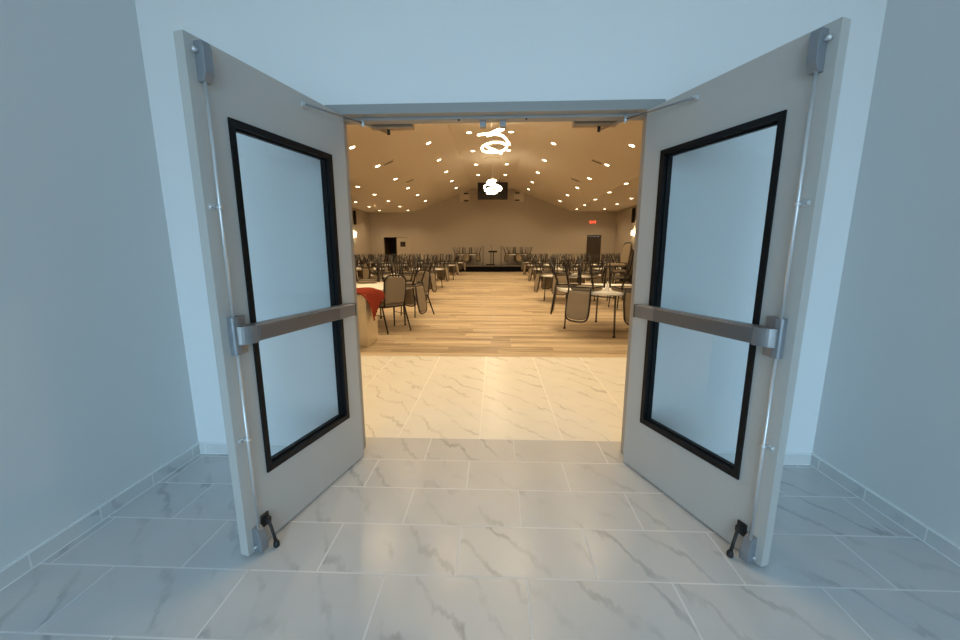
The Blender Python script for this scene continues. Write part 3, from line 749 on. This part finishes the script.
# slotted boxes on the gable
for x, sd in ((-2.18, 'left'), (1.70, 'right')):
    r = empty('wall_vent', (x, HY, 5.0)); zc = min(5.28, ceil_z(x) - .38) - 5.0
    MB().box(-.34, .34, -.10, 0, zc - .33, zc + .33, .01).build('housing', M['vent'], r)
    MB().box(-.05 if sd == 'left' else -.30, .30 if sd == 'left' else .05, -.108, -.098, zc + .20, zc + .29).build('dark_slot', M['slot'], r)
    MB().box(-.05 if sd == 'left' else -.30, .30 if sd == 'left' else .05, -.108, -.098, zc - .30, zc - .20).build('dark_slot', M['slot'], r)
    tag(r, f'beige slotted box high on the far wall, {sd} of the dark screen', 'vent', 'slotted wall boxes')

# side wall column speakers and sconces
for xw, sg, sd, yy in ((HL, 1, 'left', 22.8), (HR, -1, 'right', 22.4)):
    r = empty('column_speaker', (xw, yy, 3.56), rz=(-PI / 2 if sg > 0 else PI / 2))
    MB().box(-.10, .10, .03, .16, -.44, .44, .012).build('cabinet', M['blackmetal'], r)
    MB().box(-.085, .085, .155, .170, -.42, .42, .006).build('grille', M['slot'], r)
    MB().box(-.04, .04, 0, .04, -.2, .2).build('wall_bracket', M['blackmetal'], r)
    tag(r, f'slim black column speaker high on the {sd} hall wall', 'speaker', 'wall column speakers')
    q = empty('wall_sconce', (xw, yy - .1, 2.5), rz=(-PI / 2 if sg > 0 else PI / 2))
    MB().box(-.06, .06, 0, .025, -.12, .12, .006).build('back_plate', M['trimring'], q)
    MB().lathe([(.055, -.14), (.070, -.10), (.075, .10), (.060, .14)], 20, (0, .10, 0)).build('shade', M['sconce'], q)
    MB().tube([(0, .02, 0), (0, .06, 0)], .015, 8).build('arm', M['trimring'], q)
    tag(q, f'bright glowing wall sconce under the column speaker on the {sd} wall', 'wall lamp', 'wall sconces')

# exit sign
r = empty('exit_sign', (7.02, HY, 3.42))
MB().box(-.26, .26, -.06, 0, -.13, .13, .008).build('housing', M['exitbox'], r)
cu = bpy.data.curves.new('exit_text', 'FONT'); cu.body = 'EXIT'; cu.size = .235; cu.extrude = .004; cu.align_x = 'CENTER'; cu.align_y = 'CENTER'
to = bpy.data.objects.new('exit_text', cu); COL.objects.link(to)
bpy.context.view_layer.update()
me = bpy.data.meshes.new_from_object(to.evaluated_get(bpy.context.evaluated_depsgraph_get()))
bpy.data.objects.remove(to); me.materials.clear(); me.materials.append(M['exit'])
lt = bpy.data.objects.new('lettering', me); COL.objects.link(lt); lt.parent = r; lt.rotation_euler = (PI / 2, 0, 0); lt.location = (0, -.066, 0)
tag(r, 'small red lit EXIT sign on the far wall above the dark door', 'exit sign')

# ------------------------------------------------------------------ daylight
wd = bpy.data.worlds.new('World'); SC.world = wd; wd.use_nodes = True
nt = wd.node_tree; bg = nt.nodes['Background']
tc = nt.nodes.new('ShaderNodeTexCoord'); sp = nt.nodes.new('ShaderNodeSeparateXYZ'); nt.links.new(tc.outputs['Generated'], sp.inputs[0])
cr = nt.nodes.new('ShaderNodeValToRGB'); e = cr.color_ramp.elements
e[0].position = 0.46; e[0].color = (0.30, 0.38, 0.43, 1); e[1].position = 0.52; e[1].color = (0.53, 0.80, 1.02, 1)
k = e.new(1.0); k.color = (0.45, 0.72, 1.0, 1)
mr = nt.nodes.new('ShaderNodeMapRange'); mr.inputs['From Min'].default_value = -1; nt.links.new(sp.outputs['Z'], mr.inputs['Value'])
nt.links.new(mr.outputs[0], cr.inputs['Fac']); nt.links.new(cr.outputs['Color'], bg.inputs['Color'])
bg.inputs['Strength'].default_value = 10.2
pl_ = bpy.data.lights.new('window_daylight', 'AREA'); pl_.shape = 'RECTANGLE'; pl_.size = XR - XL - .2; pl_.size_y = 2.9
po = bpy.data.objects.new('window_daylight', pl_); COL.objects.link(po); po.location = ((XL + XR) / 2, YB - .16, 1.55); po.rotation_euler = (PI / 2, 0, 0)
pl_.cycles.is_portal = True

# ------------------------------------------------------------------ camera
f, p, yw, rl = 379.8172, .1784, -.0392, -.0024
Fv = Vector((math.sin(yw) * math.cos(p), math.cos(yw) * math.cos(p), -math.sin(p)))
rt = Vector((math.cos(yw), -math.sin(yw), 0)); up = rt.cross(Fv)
Rv = rt * math.cos(rl) + up * math.sin(rl); Uv = -rt * math.sin(rl) + up * math.cos(rl)
cam = bpy.data.cameras.new('camera'); co = bpy.data.objects.new('camera', cam); COL.objects.link(co)
cam.sensor_fit = 'HORIZONTAL'; cam.sensor_width = 36; cam.lens = f / 960 * 36; cam.clip_start = .02; cam.clip_end = 200
mw = Matrix.Identity(4)
for i in range(3): mw[i][0], mw[i][1], mw[i][2] = Rv[i], Uv[i], -Fv[i]
mw[0][3], mw[1][3], mw[2][3] = .0181, -2.3639, 1.3761
co.matrix_world = mw
SC.camera = co

SC.view_settings.view_transform = 'Standard'; SC.view_settings.look = 'None'; SC.view_settings.gamma = 1; SC.view_settings.use_curve_mapping = False
SC.view_settings.exposure = 0.0
SC.cycles.use_denoising = True
SC.cycles.max_bounces = 10; SC.cycles.diffuse_bounces = 5; SC.cycles.transparent_max_bounces = 12
SC.cycles.sample_clamp_indirect = 8
